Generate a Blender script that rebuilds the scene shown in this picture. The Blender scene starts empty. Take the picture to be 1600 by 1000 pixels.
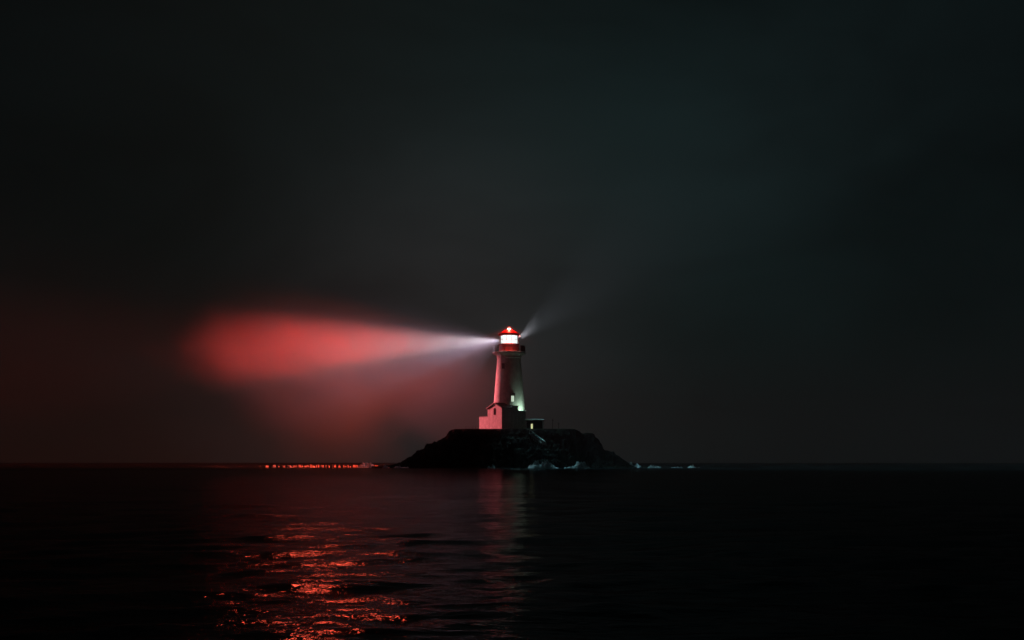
import bpy, math, random
import numpy as np
from mathutils import Vector, Matrix, noise as mnoise
R = math.radians
random.seed(7)
S = bpy.context.scene
COL = S.collection

# ------------------------------------------------------------------ camera
F_PX, HORIZON, CAM_Z, DIST = 2200.0, 722.0, 1.6, 400.0
cd = bpy.data.cameras.new('camera'); cam = bpy.data.objects.new('camera', cd); COL.objects.link(cam)
cam.location = (0, 0, CAM_Z); cam.rotation_euler = (R(90), 0, 0)
cd.sensor_width = 36; cd.lens = 36 * F_PX / 1600; cd.shift_y = (HORIZON - 500) / 1600
cd.clip_end = 20000; cd.clip_start = 0.1
S.camera = cam
def X(px, y=DIST): return (px - 800) / F_PX * y
def Z(py, y=DIST): return CAM_Z + (HORIZON - py) / F_PX * y

# ------------------------------------------------------------------ render
S.render.engine = 'CYCLES'
cy = S.cycles
cy.max_bounces = 5; cy.diffuse_bounces = 2; cy.glossy_bounces = 3; cy.transparent_max_bounces = 12
cy.transmission_bounces = 3; cy.volume_bounces = 0
cy.volume_step_rate = 1.0; cy.volume_max_steps = 128
cy.use_denoising = True; cy.denoiser = 'OPENIMAGEDENOISE'
cy.sample_clamp_indirect = 3; cy.sample_clamp_direct = 0
cy.use_light_tree = True
S.view_settings.view_transform = 'Standard'; S.view_settings.look = 'None'
S.view_settings.exposure = 0; S.view_settings.gamma = 1

# ------------------------------------------------------------------ node helpers
def newmat(name):
    m = bpy.data.materials.new(name); m.use_nodes = True
    nt = m.node_tree; nt.nodes.clear()
    out = nt.nodes.new('ShaderNodeOutputMaterial')
    return m, nt, out
def ramp(nt, stops, fac=None):
    n = nt.nodes.new('ShaderNodeValToRGB')
    while len(n.color_ramp.elements) < len(stops): n.color_ramp.elements.new(0.5)
    for e, (p, c) in zip(n.color_ramp.elements, stops):
        e.position = p; e.color = (c, c, c, 1) if not hasattr(c, '__len__') else (*c, 1)
    if fac is not None: nt.links.new(fac, n.inputs[0])
    return n
def noise_node(nt, scale, detail=5, rough=0.55, vec=None, dist=0):
    n = nt.nodes.new('ShaderNodeTexNoise')
    n.inputs['Scale'].default_value = scale; n.inputs['Detail'].default_value = detail
    n.inputs['Roughness'].default_value = rough; n.inputs['Distortion'].default_value = dist
    if vec is not None: nt.links.new(vec, n.inputs['Vector'])
    return n
def surf(name, c0, c1, scale=1.0, rough=0.8, bump=0.3, bscale=None, metallic=0, detail=6, bdist=0.05):
    m, nt, out = newmat(name)
    tc = nt.nodes.new('ShaderNodeTexCoord')
    n = noise_node(nt, scale, detail, vec=tc.outputs['Object'])
    rp = ramp(nt, [(0.32, c0), (0.68, c1)], n.outputs['Fac'])
    b = nt.nodes.new('ShaderNodeBsdfPrincipled')
    nt.links.new(rp.outputs[0], b.inputs['Base Color'])
    b.inputs['Roughness'].default_value = rough; b.inputs['Metallic'].default_value = metallic
    if bump:
        n2 = noise_node(nt, bscale or scale * 4, 6, vec=tc.outputs['Object'])
        bp = nt.nodes.new('ShaderNodeBump'); bp.inputs['Strength'].default_value = bump; bp.inputs['Distance'].default_value = bdist
        nt.links.new(n2.outputs['Fac'], bp.inputs['Height']); nt.links.new(bp.outputs[0], b.inputs['Normal'])
    nt.links.new(b.outputs[0], out.inputs['Surface'])
    return m
def emit(name, col, strength):
    m, nt, out = newmat(name)
    e = nt.nodes.new('ShaderNodeEmission'); e.inputs[0].default_value = (*col, 1); e.inputs[1].default_value = strength
    nt.links.new(e.outputs[0], out.inputs['Surface'])
    return m

# ------------------------------------------------------------------ world: night sky
SUN_EL, SUN_AZ = 20.5, -7.6            # direction of the added red sun, set for the sea glints
W = bpy.data.worlds.new('World'); S.world = W; W.use_nodes = True
nt = W.node_tree; nt.nodes.clear()
wo = nt.nodes.new('ShaderNodeOutputWorld')
sky = nt.nodes.new('ShaderNodeTexSky'); sky.sky_type = 'NISHITA'; sky.sun_disc = False
sky.sun_elevation = R(SUN_EL); sky.sun_rotation = R(SUN_AZ)
bg1 = nt.nodes.new('ShaderNodeBackground'); bg1.inputs[1].default_value = 0.0001
nt.links.new(sky.outputs[0], bg1.inputs[0])
tc = nt.nodes.new('ShaderNodeTexCoord')
mp = nt.nodes.new('ShaderNodeMapping'); mp.inputs['Scale'].default_value = (1, 1, 2.2)
nt.links.new(tc.outputs['Generated'], mp.inputs[0])
wn = noise_node(nt, 3.2, 4, 0.55, mp.outputs[0], 0.4)
wr = ramp(nt, [(0.3, (0.0009, 0.0017, 0.0018)), (0.72, (0.0022, 0.0042, 0.0045))], wn.outputs['Fac'])
bg2 = nt.nodes.new('ShaderNodeBackground'); bg2.inputs[1].default_value = 1.0
nt.links.new(wr.outputs[0], bg2.inputs[0])
def glow(az, el, power, col, strength):
    d = (math.sin(R(az)) * math.cos(R(el)), math.cos(R(az)) * math.cos(R(el)), math.sin(R(el)))
    v = nt.nodes.new('ShaderNodeVectorMath'); v.operation = 'DOT_PRODUCT'; v.inputs[1].default_value = d
    nrm = nt.nodes.new('ShaderNodeVectorMath'); nrm.operation = 'NORMALIZE'; nt.links.new(tc.outputs['Generated'], nrm.inputs[0])
    nt.links.new(nrm.outputs[0], v.inputs[0])
    mxn = nt.nodes.new('ShaderNodeMath'); mxn.operation = 'MAXIMUM'; mxn.inputs[1].default_value = 0; nt.links.new(v.outputs['Value'], mxn.inputs[0])
    pw = nt.nodes.new('ShaderNodeMath'); pw.operation = 'POWER'; pw.inputs[1].default_value = power; nt.links.new(mxn.outputs[0], pw.inputs[0])
    ml = nt.nodes.new('ShaderNodeMath'); ml.operation = 'MULTIPLY'; nt.links.new(pw.outputs[0], ml.inputs[0])
    mr_ = nt.nodes.new('ShaderNodeMapRange'); mr_.inputs['To Min'].default_value = 0.65; mr_.inputs['To Max'].default_value = 1.3
    mr_.inputs['From Min'].default_value = 0.3; mr_.inputs['From Max'].default_value = 0.7
    nt.links.new(wn.outputs['Fac'], mr_.inputs['Value']); nt.links.new(mr_.outputs[0], ml.inputs[1])
    sc_ = nt.nodes.new('ShaderNodeMath'); sc_.operation = 'MULTIPLY'; sc_.inputs[1].default_value = strength; nt.links.new(ml.outputs[0], sc_.inputs[0])
    g_ = nt.nodes.new('ShaderNodeBackground'); g_.inputs[0].default_value = (*col, 1); nt.links.new(sc_.outputs[0], g_.inputs[1])
    return g_.outputs[0]
ad = nt.nodes.new('ShaderNodeAddShader')
nt.links.new(bg1.outputs[0], ad.inputs[0]); nt.links.new(bg2.outputs[0], ad.inputs[1])
last = ad.outputs[0]
for g_ in (glow(6, 10, 40, (0.38, 1.0, 1.05), 0.0072), glow(-2.5, 4.5, 170, (1.0, 0.84, 0.88), 0.020), glow(-8, 1, 300, (1.0, 0.55, 0.55), 0.011)):
    a2 = nt.nodes.new('ShaderNodeAddShader'); nt.links.new(last, a2.inputs[0]); nt.links.new(g_, a2.inputs[1]); last = a2.outputs[0]
nt.links.new(last, wo.inputs['Surface'])

# ------------------------------------------------------------------ sun: weak, red, low, added to make glints on the water
sl = bpy.data.lights.new('glint_sun', 'SUN'); sl.energy = 0.065; sl.angle = R(1.4); sl.color = (1, 0.095, 0.05)
so = bpy.data.objects.new('glint_sun', sl); COL.objects.link(so)
sd = Vector((math.sin(R(SUN_AZ)) * math.cos(R(SUN_EL)), math.cos(R(SUN_AZ)) * math.cos(R(SUN_EL)), math.sin(R(SUN_EL))))
so.rotation_euler = sd.to_track_quat('Z', 'Y').to_euler()

# ------------------------------------------------------------------ lighthouse lamps inside the lantern, plus added fill lamps
TX, TY = X(795.5, 401), 401.0
LZ = Z(531, 401)
def spot(name, loc, direction, half, blend, energy, color, radius=0.5, falloff=None):
    l = bpy.data.lights.new(name, 'SPOT'); l.energy = energy; l.color = color
    l.spot_size = R(half * 2); l.spot_blend = blend; l.shadow_soft_size = radius
    if falloff:
        l.use_nodes = True; n = l.node_tree
        e = n.nodes['Emission']; f = n.nodes.new('ShaderNodeLightFalloff'); f.inputs['Strength'].default_value = 1.0
        f.inputs['Smooth'].default_value = {'Linear': 2200, 'Quadratic': 700}.get(falloff, 0)
        n.links.new(f.outputs[falloff], e.inputs['Strength'])
    o = bpy.data.objects.new(name, l); COL.objects.link(o); o.location = loc
    o.rotation_euler = Vector(direction).to_track_quat('-Z', 'Y').to_euler()
    return o
def point(name, loc, energy, color, radius=0.3):
    l = bpy.data.lights.new(name, 'POINT'); l.energy = energy; l.color = color; l.shadow_soft_size = radius
    o = bpy.data.objects.new(name, l); COL.objects.link(o); o.location = loc
    return o
def dirn(deg_down, away=0.0): return (-math.cos(R(deg_down)), away, -math.sin(R(deg_down)))
# white beam, near the lens
spot('white_beam_lamp', (TX - 2.45, TY, LZ), dirn(3.0), 12.0, 1.0, 3.3e5, (0.88, 0.92, 0.98), 0.35)
spot('white_beam_skirt_lamp', (TX - 2.45, TY, LZ), dirn(9), 22, 1.0, 3.0e5, (0.34, 0.32, 0.47), 0.4)
# red beam
spot('red_beam_lamp', (TX - 2.45, TY, LZ), dirn(1.8), 10.4, 1.0, 1.15e5, (1.0, 0.016, 0.0), 0.4, 'Linear')
spot('red_beam_skirt_lamp', (TX - 2.45, TY, LZ), dirn(18), 36, 1.0, 1.6e4, (1.0, 0.11, 0.05), 0.4, 'Linear')
spot('red_wide_fill_lamp', (TX - 2.45, TY, LZ), dirn(25), 52, 1.0, 2.6e4, (1.0, 0.70, 0.96), 0.8)  # added wide spot that fills the fog below the beam with glow
# faint return beam to the upper right
spot('return_beam_lamp', (TX + 2.45, TY, LZ + 0.5), (0.72, 0.25, 0.60), 25, 1.0, 4.4e5, (0.78, 0.86, 1.0), 0.9)
# added lamps with no fixture, and the red lamp on the cap
spot('horizon_fleck_fill', (-30, 412, 4.6), (-26, 22, -3.6), 34, 0.6, 2.2e5, (1.0, 0.05, 0.01), 0.4, 'Quadratic')  # added red spot on the islet rim, lights the horizon flecks
spot('gallery_fill', (TX, TY - 3.5, LZ + 1.0), (0, 0.1, -1), 55, 0.8, 1800, (1.0, 0.4, 0.33), 0.3)  # added downlight that brightens the red lantern drum
spot('surf_fill', (TX + 2.5, TY - 5.6, LZ - 4.8), (0.55, -0.45, -0.72), 52, 0.6, 25, (0.36, 0.84, 0.95), 0.5, 'Constant')  # added spot that lights the surf at the cliff foot
spot('cap_lamp', (TX, TY - 0.3, Z(509.5, 401)), (0, -0.08, -1), 72, 0.3, 4200, (1.0, 0.05, 0.03), 0.12)
# added red spot without fixture, standing in for glow from the lit fog
_sp = Vector((-75, 455, 30)); _tg = Vector((-3, 397, 15.0))
spot('station_red_fill', _sp, _tg - _sp, 12, 0.9, 1.08e6, (1.0, 0.165, 0.19), 2.0)

# ------------------------------------------------------------------ mesh helpers
def tag(o, label=None, cat=None, group=None, kind=None):
    if label: o['label'] = label
    if cat: o['category'] = cat
    if group: o['group'] = group
    if kind: o['kind'] = kind
    return o
class MB:
    def __init__(s): s.v = []; s.f = []; s.smooth = []
    def add(s, vs, fs, sm=False):
        b = len(s.v); s.v += [tuple(v) for v in vs]; s.f += [tuple(b + i for i in f) for f in fs]; s.smooth += [sm] * len(fs); return s
    def box(s, x0, x1, y0, y1, z0, z1, mat=None):
        vs = [Vector((x, y, z)) for z in (z0, z1) for x, y in ((x0, y0), (x1, y0), (x1, y1), (x0, y1))]
        if mat is not None: vs = [mat @ v for v in vs]
        return s.add(vs, [(3, 2, 1, 0), (4, 5, 6, 7), (0, 1, 5, 4), (1, 2, 6, 5), (2, 3, 7, 6), (3, 0, 4, 7)])
    def tube(s, p, q, r, r2=None, n=8):
        p, q = Vector(p), Vector(q); r2 = r if r2 is None else r2
        d = (q - p).normalized(); a = d.orthogonal().normalized(); b = d.cross(a)
        vs = [p + (a * math.cos(2*math.pi*i/n) + b * math.sin(2*math.pi*i/n)) * r for i in range(n)] + \
             [q + (a * math.cos(2*math.pi*i/n) + b * math.sin(2*math.pi*i/n)) * r2 for i in range(n)]
        return s.add(vs, [(i, (i+1) % n, n + (i+1) % n, n + i) for i in range(n)] + [tuple(range(n))[::-1], tuple(range(n, 2*n))])
    def lathe(s, prof, n=48, c=(0, 0), sm=True):
        vs = [(c[0] + r * math.cos(2*math.pi*i/n), c[1] + r * math.sin(2*math.pi*i/n), z) for r, z in prof for i in range(n)]
        fs = [(k*n + i, k*n + (i+1) % n, (k+1)*n + (i+1) % n, (k+1)*n + i) for k in range(len(prof)-1) for i in range(n)]
        return s.add(vs, fs, sm)
    def ring(s, R0, z, r, n=40, m=6, c=(0, 0)):
        vs = []
        for i in range(n):
            a = 2*math.pi*i/n
            for j in range(m):
                b = 2*math.pi*j/m; rr = R0 + r*math.cos(b)
                vs.append((c[0] + rr*math.cos(a), c[1] + rr*math.sin(a), z + r*math.sin(b)))
        return s.add(vs, [(i*m + j, ((i+1) % n)*m + j, ((i+1) % n)*m + (j+1) % m, i*m + (j+1) % m) for i in range(n) for j in range(m)], True)
    def build(s, name, mat, parent=None):
        me = bpy.data.meshes.new(name); me.from_pydata(s.v, [], s.f); me.polygons.foreach_set('use_smooth', s.smooth)
        me.materials.append(mat); me.update()
        o = bpy.data.objects.new(name, me); COL.objects.link(o)
        if parent: o.parent = parent
        return o
def empty(name, loc=(0, 0, 0), rz=0):
    o = bpy.data.objects.new(name, None); COL.objects.link(o); o.location = loc; o.rotation_euler = (0, 0, rz); o.empty_display_size = 0.5
    return o
def bevel(o, w=0.04, seg=2):
    m = o.modifiers.new('bevel', 'BEVEL'); m.width = w; m.segments = seg; m.limit_method = 'ANGLE'
    return o

# ------------------------------------------------------------------ materials
M = {}
M['white'] = surf('white_render', (0.55, 0.55, 0.54), (0.78, 0.78, 0.76), 0.9, 0.85, 0.5, 5, bdist=0.03)
_m = M['white']; _nt = _m.node_tree; _b = [n for n in _nt.nodes if n.type == 'BSDF_PRINCIPLED'][0]
_tc = [n for n in _nt.nodes if n.type == 'TEX_COORD'][0]; _mp = _nt.nodes.new('ShaderNodeMapping'); _mp.inputs['Scale'].default_value = (2.6, 2.6, 0.16)
_nt.links.new(_tc.outputs['Object'], _mp.inputs[0]); _n = noise_node(_nt, 1.0, 5, 0.6, _mp.outputs[0]); _r = ramp(_nt, [(0.40, 1.0), (0.62, 0.62)], _n.outputs['Fac'])
_mx = _nt.nodes.new('ShaderNodeMixRGB'); _mx.blend_type = 'MULTIPLY'; _mx.inputs[0].default_value = 0.4
_src = _b.inputs['Base Color'].links[0].from_socket; _nt.links.new(_src, _mx.inputs[1]); _nt.links.new(_r.outputs[0], _mx.inputs[2]); _nt.links.new(_mx.outputs[0], _b.inputs['Base Color'])
M['red'] = surf('red_paint', (0.42, 0.02, 0.018), (0.62, 0.035, 0.025), 1.5, 0.45, 0.15)
M['slate'] = surf('dark_roofing', (0.03, 0.032, 0.035), (0.06, 0.06, 0.06), 3, 0.7, 0.5)
M['iron'] = surf('dark_iron', (0.03, 0.03, 0.03), (0.07, 0.07, 0.07), 4, 0.6, 0.2)
M['greywood'] = surf('weathered_wood', (0.10, 0.09, 0.08), (0.2, 0.18, 0.16), 6, 0.9, 0.3)
M['concrete'] = surf('concrete', (0.25, 0.25, 0.24), (0.42, 0.42, 0.40), 1.2, 0.9, 0.4)
M['darkglass'] = surf('dark_glass', (0.01, 0.012, 0.014), (0.02, 0.022, 0.024), 1, 0.12, 0)
M['lens'] = emit('lens_glow', (0.90, 1.0, 0.97), 1.6)
M['capglow'] = emit('cap_lamp_glow', (1.0, 0.55, 0.40), 9.0)
M['litpane'] = emit('lit_pane', (0.80, 1.0, 0.78), 0.75)
M['hutpane'] = emit('hut_pane', (0.95, 1.0, 0.50), 0.7)
M['horizonlamp'] = emit('horizon_lamp', (1.0, 0.12, 0.05), 3.0)
# clear pane: mostly see-through, a little shine
m, nt, out = newmat('clear_glass')
t = nt.nodes.new('ShaderNodeBsdfTransparent'); g = nt.nodes.new('ShaderNodeBsdfGlossy'); g.inputs['Roughness'].default_value = 0.05
mx = nt.nodes.new('ShaderNodeMixShader'); mx.inputs[0].default_value = 0.08
nt.links.new(t.outputs[0], mx.inputs[1]); nt.links.new(g.outputs[0], mx.inputs[2]); nt.links.new(mx.outputs[0], out.inputs['Surface'])
M['glass'] = m
# rock
m, nt, out = newmat('cliff_rock')
tc = nt.nodes.new('ShaderNodeTexCoord'); geo = nt.nodes.new('ShaderNodeNewGeometry')
n1 = noise_node(nt, 0.25, 8, 0.65, tc.outputs['Object'])
r1 = ramp(nt, [(0.35, (0.004, 0.004, 0.004)), (0.55, (0.007, 0.006, 0.005)), (0.7, (0.020, 0.015, 0.010))], n1.outputs['Fac'])
sx = nt.nodes.new('ShaderNodeSeparateXYZ'); nt.links.new(geo.outputs['Normal'], sx.inputs[0])
rg = ramp(nt, [(0.72, 0), (0.9, 1)], sx.outputs['Z'])
mc = nt.nodes.new('ShaderNodeMixRGB'); mc.inputs[2].default_value = (0.012, 0.016, 0.008, 1)
nt.links.new(rg.outputs[0], mc.inputs[0]); nt.links.new(r1.outputs[0], mc.inputs[1])
n2 = noise_node(nt, 1.4, 8, 0.65, tc.outputs['Object'])
bp = nt.nodes.new('ShaderNodeBump'); bp.inputs['Strength'].default_value = 0.8; bp.inputs['Distance'].default_value = 0.4
nt.links.new(n2.outputs['Fac'], bp.inputs['Height'])
b = nt.nodes.new('ShaderNodeBsdfPrincipled'); b.inputs['Roughness'].default_value = 0.9; b.inputs['Specular IOR Level'].default_value = 0.05
nt.links.new(mc.outputs[0], b.inputs['Base Color']); nt.links.new(bp.outputs[0], b.inputs['Normal']); nt.links.new(b.outputs[0], out.inputs['Surface'])
M['rock'] = m
# foam
M['foam'] = surf('foam_and_glints', (0.15, 0.18, 0.19), (0.62, 0.64, 0.66), 2.4, 0.9, 0.8, 6, bdist=0.1)
# sea
m, nt, out = newmat('sea_water')
geo = nt.nodes.new('ShaderNodeNewGeometry')
mp = nt.nodes.new('ShaderNodeMapping'); mp.inputs['Scale'].default_value = (0.7, 1.0, 1.0)
nt.links.new(geo.outputs['Position'], mp.inputs[0])
na = noise_node(nt, 4.2, 4, 0.6, mp.outputs[0], 0.3)
bp = nt.nodes.new('ShaderNodeBump'); bp.inputs['Strength'].default_value = 0.35; bp.inputs['Distance'].default_value = 0.065
ln = nt.nodes.new('ShaderNodeVectorMath'); ln.operation = 'LENGTH'; nt.links.new(geo.outputs['Position'], ln.inputs[0])
zr = ramp(nt, [(0.0, 0.26), (0.02, 0.24), (0.045, 0.20), (0.22, 0.13), (0.30, 0.8), (0.6, 1.0)])
dv = nt.nodes.new('ShaderNodeMath'); dv.operation = 'DIVIDE'; dv.inputs[1].default_value = 1200.0
nt.links.new(ln.outputs['Value'], dv.inputs[0]); nt.links.new(dv.outputs[0], zr.inputs[0])
ms = nt.nodes.new('ShaderNodeMath'); ms.operation = 'MULTIPLY'; ms.inputs[1].default_value = 1.4
nt.links.new(zr.outputs[0], ms.inputs[0]); nt.links.new(ms.outputs[0], bp.inputs['Strength'])
nt.links.new(na.outputs['Fac'], bp.inputs['Height'])
df = nt.nodes.new('ShaderNodeBsdfDiffuse'); df.inputs['Color'].default_value = (0.004, 0.009, 0.010, 1)
gl = nt.nodes.new('ShaderNodeBsdfGlossy'); gl.inputs['Roughness'].default_value = 0.07
nt.links.new(bp.outputs[0], gl.inputs['Normal']); nt.links.new(bp.outputs[0], df.inputs['Normal'])
fr_ = nt.nodes.new('ShaderNodeFresnel'); fr_.inputs['IOR'].default_value = 1.33; nt.links.new(bp.outputs[0], fr_.inputs['Normal'])
fm = nt.nodes.new('ShaderNodeMath'); fm.operation = 'MULTIPLY'; fm.inputs[1].default_value = 0.36; nt.links.new(fr_.outputs[0], fm.inputs[0])
mx = nt.nodes.new('ShaderNodeMixShader'); nt.links.new(fm.outputs[0], mx.inputs[0]); nt.links.new(df.outputs[0], mx.inputs[1]); nt.links.new(gl.outputs[0], mx.inputs[2])
nt.links.new(mx.outputs[0], out.inputs['Surface'])
M['sea'] = m

# ------------------------------------------------------------------ sea
def build_sea():
    rng = np.random.default_rng(11)
    # rows: screen-even near the camera, stretching to the horizon
    r = [4.0]
    while r[-1] < 3500:
        q = r[-1]; r.append(q + max(0.035, q * 0.0070 if q < 60 else q * 0.010))
    r = np.array(r)
    a = np.linspace(R(-48), R(48), 1100)
    RR, AA = np.meshgrid(r, a, indexing='ij')
    Xc = RR * np.sin(AA); Yc = RR * np.cos(AA)
    dr = np.gradient(r)[:, None] * np.ones_like(AA); da = RR * (a[1] - a[0])
    sp = np.maximum(dr, da)
    Zc = np.zeros_like(Xc); Dx = np.zeros_like(Xc); Dy = np.zeros_like(Xc)
    CALM = np.interp(RR, [10, 25, 45, 120, 260, 420, 700], [1.0, 1.0, 0.85, 0.6, 0.5, 0.8, 1.0])
    N = 90
    lam = np.exp(rng.uniform(math.log(0.36), math.log(9), N))
    for L in lam:
        th = rng.normal(R(-84), R(38))      # travelling towards the camera
        k = 2 * math.pi / L; kx, ky = k * math.cos(th), k * math.sin(th)
        slope = 0.015 * (1.0 if L < 1.6 else (1.6 / L) ** 0.45)
        A = slope / k
        A = A * CALM
        ph = rng.uniform(0, 2*math.pi) + kx * Xc + ky * Yc
        fade = np.clip((L / sp - 3.0) / 3.0, 0, 1)
        Zc += A * np.cos(ph) * fade
        Dx -= A * math.cos(th) * np.sin(ph) * fade * 0.8
        Dy -= A * math.sin(th) * np.sin(ph) * fade * 0.8
    # patchiness: gusts and calmer water
    Xc = Xc + Dx; Yc = Yc + Dy
    nr, na_ = RR.shape
    co = np.stack([Xc, Yc, Zc], -1).reshape(-1, 3).astype(np.float32)
    i, j = np.meshgrid(np.arange(nr-1), np.arange(na_-1), indexing='ij')
    q = np.stack([i*na_ + j, (i+1)*na_ + j, (i+1)*na_ + j+1, i*na_ + j+1], -1).reshape(-1, 4)[:, ::-1]
    me = bpy.data.meshes.new('sea')
    me.vertices.add(len(co)); me.vertices.foreach_set('co', co.ravel())
    me.loops.add(q.size); me.loops.foreach_set('vertex_index', q.ravel().astype(np.int32))
    me.polygons.add(len(q)); me.polygons.foreach_set('loop_start', np.arange(0, q.size, 4, dtype=np.int32))
    me.polygons.foreach_set('loop_total', np.full(len(q), 4, dtype=np.int32))
    me.polygons.foreach_set('use_smooth', np.ones(len(q), dtype=bool))
    me.update(calc_edges=True); me.validate()
    me.materials.append(M['sea'])
    o = bpy.data.objects.new('sea', me); COL.objects.link(o); tag(o, kind='structure')
    return o
build_sea()

# ------------------------------------------------------------------ island
PLAT = 10.75
OUT = [(606, 731), (622, 727), (633, 721), (642, 716), (652, 708), (664, 703), (668, 697), (684, 692), (698, 684), (706, 672), (712, 670.5),
       (896, 670.5), (902, 674), (911, 680), (925, 679), (931, 686), (939, 697), (943, 705), (957, 709), (970, 719), (984, 727), (1000, 731)]
ox = np.array([X(p[0], 395) for p in OUT]); oz = np.array([Z(p[1], 392) for p in OUT])
def island_h(x, y):
    base = float(np.interp(x, ox, oz))
    w0 = 7 + 15 * math.sqrt(max(0, 1 - ((x - 0.5) / 37) ** 2))      # half depth of the summit strip
    n = mnoise.fractal(Vector((x * 0.09, y * 0.09, 2.1)), 0.9, 2.1, 6)
    d = abs(y - 401) + n * 3.2
    slope_w = 10 + 5 * mnoise.noise(Vector((x * 0.05, 0, 5)))
    t = (d - w0 * 0.62) / slope_w
    g = 1 if t < 0 else max(-0.6, 1 - t ** 1.25)
    z = (base + 1.0) * g - 1.0 if t > 0 else base
    # rough rock away from the flat summit
    e = min(1, max(0, (PLAT - 0.15 - z) / 1.2))
    rg = 1 - abs(mnoise.fractal(Vector((x * 0.22, y * 0.22, 9.0)), 0.8, 2.2, 6)) * 2
    rg2 = mnoise.fractal(Vector((x * 0.7, y * 0.7, z * 0.5)), 0.8, 2.2, 4)
    zz = z + e * (rg * 0.9 - 0.55 + rg2 * 0.5)
    lg = 1.5; q = (zz + n * .5) / lg; fq = q - math.floor(q); st_ = fq ** 3 if fq > 0 else 0      # ledges
    return zz + e * 0.65 * (st_ - fq + .35) * lg * .6
nx, ny = 380, 260
vs, fs = [], []
for j in range(ny):
    for i in range(nx):
        x = -40 + 82 * i / (nx-1); y = 366 + 72 * j / (ny-1)
        vs.append((x, y, island_h(x, y)))
for j in range(ny-1):
    for i in range(nx-1):
        k = j*nx + i; fs.append((k, k+1, k+1+nx, k+nx))
mb = MB(); mb.add(vs, fs, False)
isl = mb.build('rock_island', M['rock']); tag(isl, kind='structure')
def ground(x, y): return island_h(x, y)

# ------------------------------------------------------------------ lighthouse
LH = empty('lighthouse', (TX, TY, PLAT - 0.1))
tag(LH, 'white tapering lighthouse tower with red lantern lit and throwing a beam, on the islet summit', 'lighthouse')
zb = PLAT - 0.1
def lz(py): return Z(py, 401) - zb
def pr(px): return px * 401 / F_PX
t = MB().lathe([(pr(27.2), -0.6), (pr(27.0), 0.4), (pr(26.4), 0.55), (pr(24.2), lz(632)), (pr(21.6), lz(600)), (pr(19.6), lz(575)), (pr(18.4), lz(561)), (pr(18.4), lz(560))], 64)
tower = t.build('tower', M['white'], LH)
t = MB().lathe([(pr(18.4), lz(560.2)), (pr(19.4), lz(559.6)), (pr(19.4), lz(558.4)), (pr(18.8), lz(558)), (pr(20.6), lz(555.2)), (pr(23), lz(553))], 64)
for k in range(20):   # brackets under the gallery
    a = 2*math.pi*k/20; ca, sa = math.cos(a), math.sin(a)
    rot = Matrix.Rotation(a, 4, 'Z')
    w = 0.09
    p = [Vector((pr(18.6), s*w, z)) for s in (-1, 1) for z in (lz(557.5), lz(553.2))] + [Vector((pr(24.8), s*w, lz(553.2))) for s in (-1, 1)]
    t.add([rot @ v for v in p], [(0, 1, 4), (2, 5, 3), (0, 4, 5, 2), (0, 2, 3, 1), (1, 3, 5, 4)])
t.build('corbel', M['white'], LH)
t = MB().lathe([(0.1, lz(553)), (pr(25.2), lz(553)), (pr(25.8), lz(552.6)), (pr(25.8), lz(550.6)), (pr(25.3), lz(550.2)), (0.1, lz(550.2))], 64, sm=False)
gal = t.build('gallery', M['white'], LH)
t = MB()
for k in range(24):
    a = 2*math.pi*k/24; p = (pr(25.0)*math.cos(a), pr(25.0)*math.sin(a))
    t.tube((*p, lz(550.3)), (*p, lz(540.2)), 0.05)
for q in (540.2, 543.5, 547): t.ring(pr(25.0), lz(q), 0.045)
t.build('railing', M['iron'], gal)
# solid panels of the gallery screen
t = MB()
for k in (-1, 0, 21, 22):
    a0, a1 = 2*math.pi*(k+0.06)/24, 2*math.pi*(k+0.94)/24
    r0, r1 = pr(24.6), pr(24.75)
    vs = [(r*math.cos(a), r*math.sin(a), z) for z in (lz(549.6), lz(541.2)) for r, a in ((r0, a0), (r1, a0), (r1, a1), (r0, a1))]
    MB().add(vs, [(3, 2, 1, 0), (4, 5, 6, 7), (0, 1, 5, 4), (1, 2, 6, 5), (2, 3, 7, 6), (3, 0, 4, 7)]).build('screen_panel', M['iron'], gal)
# lantern room
t = MB().lathe([(pr(16.2), lz(550.4)), (pr(16.2), lz(549.6)), (pr(15.7), lz(549.2)), (pr(15.7), lz(539.6)), (pr(16.8), lz(539.0)), (pr(16.8), lz(537.8)), (pr(0.5), lz(537.8))], 24, sm=False)
lr = t.build('lantern_room', M['red'], LH)
t = MB()
for k in range(12):
    a = 2*math.pi*(k+.5)/12
    p = (pr(14.9)*math.cos(a), pr(14.9)*math.sin(a)); t.tube((*p, lz(537.8)), (*p, lz(524.2)), 0.045)
for q in (537.6, 531, 524.6): t.ring(pr(14.9), lz(q), 0.05, 24)
t.build('frame', M['red'], lr)
for k in range(12):
    a0, a1 = 2*math.pi*(k-.5)/12, 2*math.pi*(k+.5)/12; r = pr(14.7)
    t = MB(); rr = r - 0.012
    vs = [(q*math.cos(a), q*math.sin(a), z) for z in (lz(537.7), lz(524.4)) for q, a in ((rr, a0), (r, a0), (r, a1), (rr, a1))]
    t.add(vs, [(3, 2, 1, 0), (4, 5, 6, 7), (0, 1, 5, 4), (1, 2, 6, 5), (2, 3, 7, 6), (3, 0, 4, 7)])
    t.build('pane', M['glass'], lr)
# Fresnel lens: stacked prisms
prof = []
for k in range(9):
    z0 = lz(537.2) + (lz(524.6) - lz(537.2)) * k / 9; z1 = lz(537.2) + (lz(524.6) - lz(537.2)) * (k+1) / 9
    prof += [(2.15, z0), (2.35, (z0+z1)/2)]
prof += [(2.15, lz(524.6))]
MB().lathe([(0.1, lz(537.25))] + prof + [(0.1, lz(524.55))], 32, sm=False).build('lens', M['lens'], lr)
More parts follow.
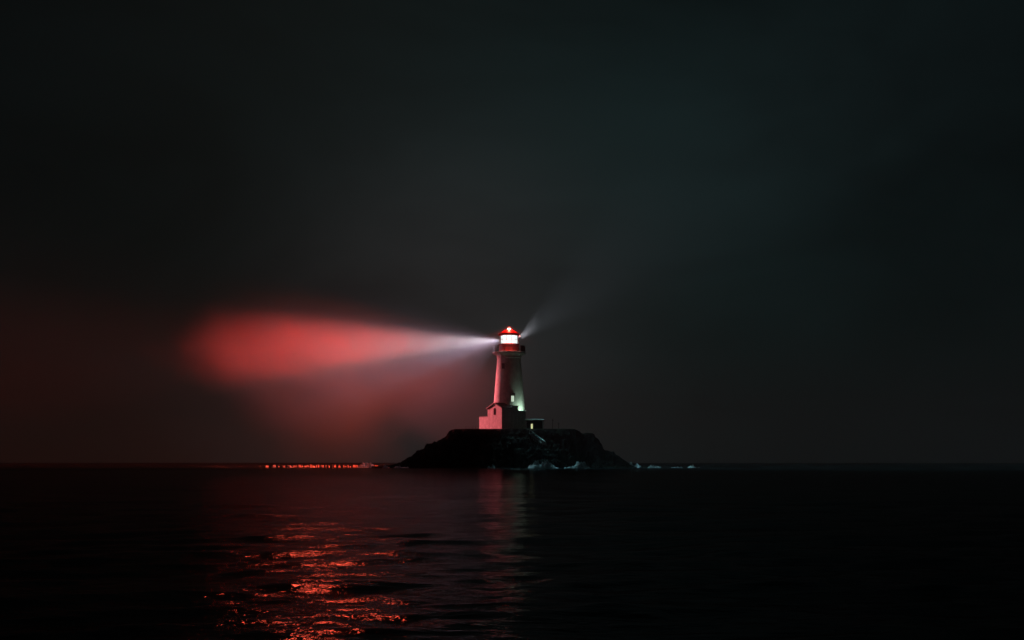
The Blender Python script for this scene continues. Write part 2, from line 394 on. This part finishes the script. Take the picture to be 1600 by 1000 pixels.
# dome
t = MB().lathe([(pr(0.5), lz(524.4)), (pr(16.9), lz(524.4)), (pr(17.2), lz(523.8)), (pr(16.6), lz(522.8)), (pr(14), lz(520.8)), (pr(10.5), lz(518.6)), (pr(6.5), lz(516.6)), (pr(3.0), lz(515.2)), (pr(2.6), lz(514.6)), (pr(0.2), lz(514.6))], 24)
for k in range(12):
    a = 2*math.pi*k/12
    pts = [(16.9, 522.8), (14, 520.6), (10.5, 518.3), (6.5, 516.3), (3, 515)]
    for (r0, q0), (r1, q1) in zip(pts, pts[1:]):
        t.tube((pr(r0)*math.cos(a), pr(r0)*math.sin(a), lz(q0)), (pr(r1)*math.cos(a), pr(r1)*math.sin(a), lz(q1)), 0.05, n=6)
dome = t.build('dome', M['red'], LH)
MB().lathe([(0.02, lz(514.7)), (pr(2.6), lz(514.5)), (pr(2.9), lz(513.8)), (pr(2.6), lz(513.0)), (0.02, lz(512.7))], 16).build('cap_lamp', M['capglow'], dome)
MB().tube((0, 0, lz(512.8)), (0, 0, lz(508.5)), 0.045, 0.02).build('lightning_rod', M['iron'], dome)
# windows of the tower
def tower_r(py):
    pts = [(561, 18.4), (575, 19.6), (600, 21.6), (632, 24.2), (672, 26.4)]
    return pr(float(np.interp(py, [p[0] for p in pts], [p[1] for p in pts])))
def tower_window(px, py0, py1, w, pane, hood=False):
    r = (tower_r(py0) + tower_r(py1)) / 2
    s = max(-0.98, min(0.98, X(px, 398) - TX) / r); a = math.asin(s)
    m = Matrix.Rotation(a, 4, 'Z') @ Matrix.Translation((0, -r, 0))
    z0, z1 = lz(py1), lz(py0)
    t = MB()
    for (x0, x1, q0, q1) in ((-w/2-.12, -w/2, z0-.12, z1+.12), (w/2, w/2+.12, z0-.12, z1+.12), (-w/2, w/2, z1, z1+.12), (-w/2, w/2, z0-.12, z0)):
        t.box(x0, x1, -0.16, 0.5, q0, q1, m)
    t.box(-.03, .03, -0.10, 0.2, z0, z1, m)
    win = t.build('window', M['concrete'], LH)
    MB().box(-w/2, w/2, -0.07, 0.3, z0, z1, m).build('pane', pane, win)
    if hood: bevel(MB().box(-w/2-.2, w/2+.2, -0.55, 0.3, z1+.13, z1+.75, m).build('hood', M['iron'], win), .03)
    return win
tower_window(786.5, 569, 577, 0.75, M['darkglass'])
tower_window(805.5, 619.5, 628.5, 0.80, M['litpane'], True)

# ------------------------------------------------------------------ keeper's house (gabled block, lean-to, flat-roofed wing)
PHI = R(35)
KH = empty('keepers_house', (X(784, 391), 391, PLAT - 0.15), PHI)
# local x runs right-back along the side wall, local y runs left-back along the gable wall
tag(KH, 'pale gabled house with low annex, end wall lit red, against the foot of the tower', 'house')
kb = PLAT - 0.15
def kz(py, y=394): return Z(py, y) - kb
GW, ex, apz, evz = 7.0, 3.2, kz(630.5), kz(638)
t = MB()   # gabled block, open top covered by the roof
v = [(0, 0, -.5), (0, GW, -.5), (0, GW, evz), (0, GW/2, apz), (0, 0, evz)]
v2 = [(ex, a, b) for _, a, b in v]
t.add(v + v2, [(0, 1, 2, 3, 4), (9, 8, 7, 6, 5), (0, 4, 9, 5), (1, 6, 7, 2)])
gw = t.build('gable_wall', M['white'], KH)
t = MB()
for sgn in (0, 1):
    y0, y1 = (-.35, GW/2) if sgn == 0 else (GW + .35, GW/2)
    dz = (apz - evz) / (GW/2) * .35
    a = [Vector((-.35, y0, evz - dz)), Vector((-.35, y1, apz)), Vector((ex+.1, y1, apz)), Vector((ex+.1, y0, evz - dz))]
    up = Vector((0, 0, .28))
    t.add([q + Vector((0, 0, 0.02)) for q in a] + [q + up for q in a], [(0, 1, 2, 3), (7, 6, 5, 4), (0, 4, 5, 1), (1, 5, 6, 2), (2, 6, 7, 3), (3, 7, 4, 0)])
t.build('roof', M['slate'], KH)
# narrow arched window
wz0, wz1, wy, ww = kz(648), kz(640), GW*0.50, 0.42
pts = [(-ww, wz0), (-ww, wz1)] + [(-ww*math.cos(math.pi*k/8), wz1 + ww*math.sin(math.pi*k/8)) for k in range(1, 8)] + [(ww, wz1), (ww, wz0)]
def arch(scale, x0, x1):
    n = len(pts); cz = (wz0 + wz1)/2
    vs = [(x, wy + p*scale, cz + (q-cz)*(1 + (scale-1)*.25)) for x in (x0, x1) for p, q in pts]
    return MB().add(vs, [tuple(range(n)), tuple(range(2*n-1, n-1, -1))] + [(i, (i+1) % n, n+(i+1) % n, n+i) for i in range(n)])
w = arch(1.3, -.05, .3).build('window', M['slate'], KH); arch(1.0, -.07, .25).build('pane', M['darkglass'], w)
# lean-to in line with the gable wall
t = MB().box(0, 4.6, GW + .01, GW + 4.3, -.8, kz(651.5, 399)); bevel(t.build('annex', M['white'], KH), .04)
t = MB().box(-.06, 4.7, GW + .02, GW + 4.36, kz(651.5, 399) + .003, kz(651.5, 399) + .12); t.build('annex_roof', M['concrete'], KH)
# flat wing
t = MB().box(ex + .012, 5.6, .02, 5.0, -.5, kz(634.8)); bevel(t.build('wing', M['white'], KH), .04)
t = MB().box(5.612, 8.1, .02, .45, -.5, kz(641.5)); t.box(7.7, 8.1, .46, 4.0, -.5, kz(641.5)); bevel(t.build('yard_wall', M['white'], KH), .04)
t = MB().box(ex + .2, 5.7, -.08, 5.1, kz(634.8) + .003, kz(634.8) + .18); t.build('wing_roof', M['slate'], KH)
# flood lamp in the yard, washing the foot of the tower
FL = Vector((X(821.0, 396.6), 396.3, Z(641, 396.3)))
fr = empty('flood_lamp', (FL.x, FL.y, PLAT - .1))
tag(fr, 'yard flood lamp on a short post behind the low wall, shining up the tower', 'lamp')
fz = FL.z - (PLAT - .1) - .35
MB().tube((0, 0, 0), (0, 0, fz), .05).build('post', M['iron'], fr)
MB().box(-.16, .16, -.12, .12, fz, fz + .18).build('lamp_housing', M['iron'], fr)
MB().box(-.14, .14, -.10, .10, fz + .183, fz + .2).build('lens', emit('flood_lens', (0.8, 1, .75), 3), fr)
spot('flood_lamp_light', (FL.x, FL.y, FL.z + .25), (-3.8, 4.2, 3.2), 75, 0.8, 430, (0.66, 1.0, 0.72), 0.12)

# ------------------------------------------------------------------ hut
hx0, hx1, hy = X(822.5, 396), X(849, 396), 396
HT = empty('store_hut', ((hx0+hx1)/2, hy, PLAT - .1)); hw = (hx1-hx0)/2
tag(HT, 'small dark flat-roofed hut with a lit narrow doorway, right of the tower', 'hut')
hh = Z(657.5, hy) - (PLAT - .1)
bevel(MB().box(-hw, hw, 0, 3.2, -.3, hh).build('wall', surf('hut_boards', (.05, .06, .06), (.1, .11, .11), 2), HT), .03)
t = MB(); t.add([(-hw-.3, -.3, hh+.02), (hw+.3, -.3, hh+.02), (hw+.3, 3.5, hh+.02), (-hw-.3, 3.5, hh+.02), (-hw-.3, -.3, hh+.2), (hw+.3, -.3, hh+.2), (hw+.3, 3.5, hh+.75), (-hw-.3, 3.5, hh+.75)],
  [(3, 2, 1, 0), (4, 5, 6, 7), (0, 1, 5, 4), (1, 2, 6, 5), (2, 3, 7, 6), (3, 0, 4, 7)])
t.build('roof', M['greywood'], HT)
dx = X(831, hy) - HT.location.x
t = MB().box(dx-.42, dx-.28, -.06, .1, 0, 1.85); t.box(dx+.28, dx+.42, -.06, .1, 0, 1.85); t.box(dx-.28, dx+.28, -.06, .1, 1.72, 1.85)
dr = t.build('door', M['greywood'], HT)
MB().box(dx-.26, dx+.26, -.03, .08, .1, 1.7).build('pane', M['hutpane'], dr)
MB().box(hw-.28, hw-.02, -.09, -.005, -.2, hh-.02).build('corner_board', surf('white_board', (.7, .7, .7), (.8, .8, .8), 2, bump=0), HT)

# posts right of the hut, fence posts left of the house
prev = None
for px, top, lab in ((863.5, 654.5, 'thin tall dark post standing right of the hut'), (873, 660, 'shorter dark post at the right end, beyond the tall one')):
    x = X(px, 392); p = empty('mast', (x, 392, ground(x, 392) - .2)); tag(p, lab, 'post', 'posts right of the hut')
    h = Z(top, 392) - p.location.z
    MB().tube((0, 0, 0), (0, 0, h), .075, .06).build('pole', M['iron'], p)
    MB().box(-.28, .28, -.04, .04, h - .5, h - .38).build('cross_arm', M['iron'], p)
for k, px in enumerate((728, 733, 738, 743, 747)):
    x = X(px, 390); z = ground(x, 390)
    o = MB().tube((0, 0, -.3), (0, 0, .75), .07, .055).build('fence_post', M['greywood'])
    o.location = (x, 390, z); o.rotation_euler = (random.uniform(-.06, .06), random.uniform(-.06, .06), 0)
    tag(o, ['outermost short fence post on the left rim of the summit', 'second fence post from the left rim of the summit', 'middle one of five short fence posts left of the house', 'fourth fence post from the left rim, next but one to the house', 'short fence post nearest the red-lit annex'][k], 'post', 'fence posts on the left rim')

# stairs with two hand rails going down the cliff
def front_pt(px, py):
    """the point of the island's front face seen at a pixel"""
    for k in range(900):
        y = 366 + k * 0.05; x = X(px, y); z = Z(py, y)
        if ground(x, y) >= z: return Vector((x, y, z))
    return None
st = empty('cliff_stairs', (0, 0, 0)); tag(st, 'pale railed steps running down the dark cliff below the hut', 'stairs')
rails = [((827.5, 672.5), (853, 692.5)), ((831, 682), (847, 693.5))]
base0 = front_pt(829, 676)
if base0: st.location = base0
steps = MB(); A_ = [front_pt(829 + 23*k/26, 677.5 + 17*k/26) for k in range(27)]
A_ = [a for a in A_ if a]
for a in A_:
    l = a - st.location; steps.box(l.x-.5, l.x+.5, l.y-.35, l.y+.35, l.z-.35, l.z+.02)
steps.build('steps', M['concrete'], st)
for (p0, p1) in rails:
    pts = []
    for k in range(13):
        q = front_pt(p0[0] + (p1[0]-p0[0])*k/12, p0[1] + (p1[1]-p0[1])*k/12 + 3)
        if q: pts.append(q - st.location)
    rl = MB()
    for k, q in enumerate(pts):
        if k: rl.tube(pts[k-1] + Vector((0, -.15, .75)), q + Vector((0, -.15, .75)), .07)
        if k % 2 == 0: rl.tube(q + Vector((0, -.15, -.3)), q + Vector((0, -.15, .75)), .05)
    if pts: rl.build('handrail', surf('galvanised', (.55, .56, .56), (.75, .75, .75), 3, .5, 0), st)

# ------------------------------------------------------------------ breaking waves round the islet
def breaker(px0, px1, pyt, y, lab, seed, jag=1.0, depth=2.2):
    x0, x1 = X(px0, y), X(px1, y); H = Z(pyt, y) + .05
    n, m_ = max(22, int((x1-x0)*8)), 22
    vs, fs = [], []
    for j in range(m_):
        v_ = j/(m_-1)*2 - 1
        for i in range(n):
            u = i/(n-1)
            env = math.sin(math.pi*u) ** 0.8 * (0.62 + 0.7*mnoise.noise(Vector((u*3.3*jag + seed, seed*2.3, v_*.8))) + .45*mnoise.noise(Vector((u*8*jag, seed, v_*2))) + .25*mnoise.noise(Vector((u*19*jag, seed, v_*4))))
            env = max(0, env) * 1.1
            pz = max(0, 1 - abs(v_)**1.4)
            q = mnoise.fractal(Vector((u*(x1-x0)*1.3, v_*2+seed, 0)), .8, 2.1, 4)
            vs.append(((u-.5)*(x1-x0), v_*depth + q*.3, H*env*pz*(1+q*.5) - .25))
    for j in range(m_-1):
        for i in range(n-1):
            k = j*n+i; fs.append((k, k+1, k+1+n, k+n))
    o = MB().add(vs, fs, False).build('breaking_wave', M['foam']); o.location = ((x0+x1)/2, y, 0)
    tag(o, lab, 'wave', 'waves breaking round the islet')
    return o
breaker(824, 874, 718, 368, 'tallest white breaker at the cliff foot, below the stairs', 1)
breaker(880, 924, 720, 368, 'pale pointed breaker at the cliff foot, right of the tallest one', 2)
breaker(975, 1005, 722, 392, 'thick white foam crest just off the right tip of the islet', 3, 1.4, 1.4)
breaker(1008, 1036, 725.6, 392, 'thin foam line second out from the right tip of the islet', 4, 1.5, .8)
breaker(1047, 1068, 726, 392, 'short foam line between the longer foam lines right of the islet', 5, 1.5, .7)
breaker(1072, 1096, 725.8, 392, 'outermost thin foam line at far right of the islet', 6, 1.5, .8)
breaker(596, 610, 725, 385, 'small foam crest left of the islet, nearest the left tip of rock', 8, 1.2, .7)
breaker(612, 642, 726, 382, 'long low foam streak along the left foot of the islet', 9, 1.6, .9)
breaker(556, 590, 719.5, 396, 'dark peaked swell with a bright crest, far left of the islet', 10, .8, 1.5)
breaker(760, 775, 725, 366, 'small foam tip at the cliff foot below the red-lit house', 12, 1.2, .8)

rf = random.Random(5)  # added foam lumps in place of red glints on the far water
mb = MB()
for k in range(60):
    px = 400 + 190 * rf.betavariate(2.2, 1.6); y = rf.uniform(418, 456); x = X(px, y)
    w = rf.uniform(.15, .5) * (1.8 if rf.random() < .12 else 1); h = rf.uniform(.08, .28) * (1.5 if rf.random() < .15 else 1)
    z = rf.uniform(.25, .6)
    n = 7
    vs = [(x + w*math.cos(2*math.pi*i/n)*rf.uniform(.7, 1.2), y + w*1.6*math.sin(2*math.pi*i/n)*rf.uniform(.7, 1.2), z - .7) for i in range(n)]
    vs += [(x + w*.55*math.cos(2*math.pi*i/n)*rf.uniform(.6, 1.2), y + w*.9*math.sin(2*math.pi*i/n), z + h*rf.uniform(.5, 1)) for i in range(n)] + [(x, y, z + h)]
    mb.add(vs, [(i, (i+1) % n, n + (i+1) % n, n + i) for i in range(n)] + [(n+i, n + (i+1) % n, 2*n) for i in range(n)])
fo = mb.build('foam_and_glints', M['foam']); tag(fo, 'added foam flecks standing in for red glints on the horizon left of the islet', 'foam', kind='stuff')

# ------------------------------------------------------------------ lit fog bank the beam runs through
m, nt, out = newmat('fog_bank')
geo = nt.nodes.new('ShaderNodeTexCoord')
sp_ = nt.nodes.new('ShaderNodeSeparateXYZ'); nt.links.new(geo.outputs['Object'], sp_.inputs[0])
def mr(inp, a, b_, c=0, d=1):
    n = nt.nodes.new('ShaderNodeMapRange'); n.interpolation_type = 'SMOOTHSTEP'
    n.inputs['From Min'].default_value = a; n.inputs['From Max'].default_value = b_; n.inputs['To Min'].default_value = c; n.inputs['To Max'].default_value = d
    nt.links.new(inp, n.inputs['Value']); return n.outputs[0]
def mul(a, b_):
    n = nt.nodes.new('ShaderNodeMath'); n.operation = 'MULTIPLY'
    for i, q in enumerate((a, b_)):
        if isinstance(q, (int, float)): n.inputs[i].default_value = q
        else: nt.links.new(q, n.inputs[i])
    return n.outputs[0]
FBX0, FBX1 = -112.0, -1.0
nw = noise_node(nt, 0.045, 3, 0.55, geo.outputs['Object'])
wx = nt.nodes.new('ShaderNodeMath'); wx.operation = 'MULTIPLY_ADD'; wx.inputs[1].default_value = 34.0
sub_ = nt.nodes.new('ShaderNodeMath'); sub_.operation = 'SUBTRACT'; sub_.inputs[1].default_value = 0.5
nt.links.new(nw.outputs['Fac'], sub_.inputs[0]); nt.links.new(sub_.outputs[0], wx.inputs[0]); nt.links.new(sp_.outputs['X'], wx.inputs[2])
def mth(op, a, b_):
    n = nt.nodes.new('ShaderNodeMath'); n.operation = op
    for i, q in enumerate((a, b_)):
        if isinstance(q, (int, float)): n.inputs[i].default_value = q
        else: nt.links.new(q, n.inputs[i])
    return n.outputs[0]
xe = mth('ADD', mth('SUBTRACT', wx.outputs[0], mul(mth('ABSOLUTE', mth('SUBTRACT', sp_.outputs['Z'], 34.0), 0.0), 0.8)), 4.0)
gx = mul(mul(mr(xe, -97, -40), mr(sp_.outputs['X'], 8.5, 1.0)), mul(mr(sp_.outputs['X'], 6, -14, 0.20, 1.0), mr(sp_.outputs['X'], -4, -58, 0.42, 1.2)))
gy = mul(mr(sp_.outputs['Y'], 380, 390), mr(sp_.outputs['Y'], 416, 404))
def mth(op, a, b_):
    n = nt.nodes.new('ShaderNodeMath'); n.operation = op
    for i, q in enumerate((a, b_)):
        if isinstance(q, (int, float)): n.inputs[i].default_value = q
        else: nt.links.new(q, n.inputs[i])
    return n.outputs[0]
zeff = mth('SUBTRACT', sp_.outputs['Z'], mul(mth('MAXIMUM', mth('ADD', sp_.outputs['X'], 40.0), 0.0), 0.42))
gz = mul(mr(zeff, 0, 28, 0.22, 1.0), mr(sp_.outputs['Z'], 62, 40))
nn = noise_node(nt, 0.05, 3, 0.5, geo.outputs['Object'])
nr_ = mr(nn.outputs['Fac'], 0.3, 0.7, 0.82, 1.18)
dens = mul(mul(mul(mul(gx, gy), gz), nr_), 0.0185)
pv = nt.nodes.new('ShaderNodeVolumePrincipled')
pv.inputs['Color'].default_value = (0.90, 0.82, 0.78, 1); pv.inputs['Anisotropy'].default_value = 0.0
nt.links.new(dens, pv.inputs['Density']); nt.links.new(pv.outputs[0], out.inputs['Volume'])
fb = MB().box(FBX0, 9.0, 380, 424, 1.5, 66).build('fog_bank', m)
tag(fb, 'drifting fog bank left of the lighthouse glowing red in the beam', 'fog', kind='stuff')

# ------------------------------------------------------------------ haze
m, nt, out = newmat('haze')
pv = nt.nodes.new('ShaderNodeVolumePrincipled')
pv.inputs['Color'].default_value = (0.8, 0.82, 0.84, 1); pv.inputs['Density'].default_value = 0.00016
nt.links.new(pv.outputs[0], out.inputs['Volume'])
hz = MB().box(-3700, 3700, -60, 3700, -4, 160).build('haze', m)
tag(hz, 'thin sea haze over the whole scene', 'haze', kind='stuff')
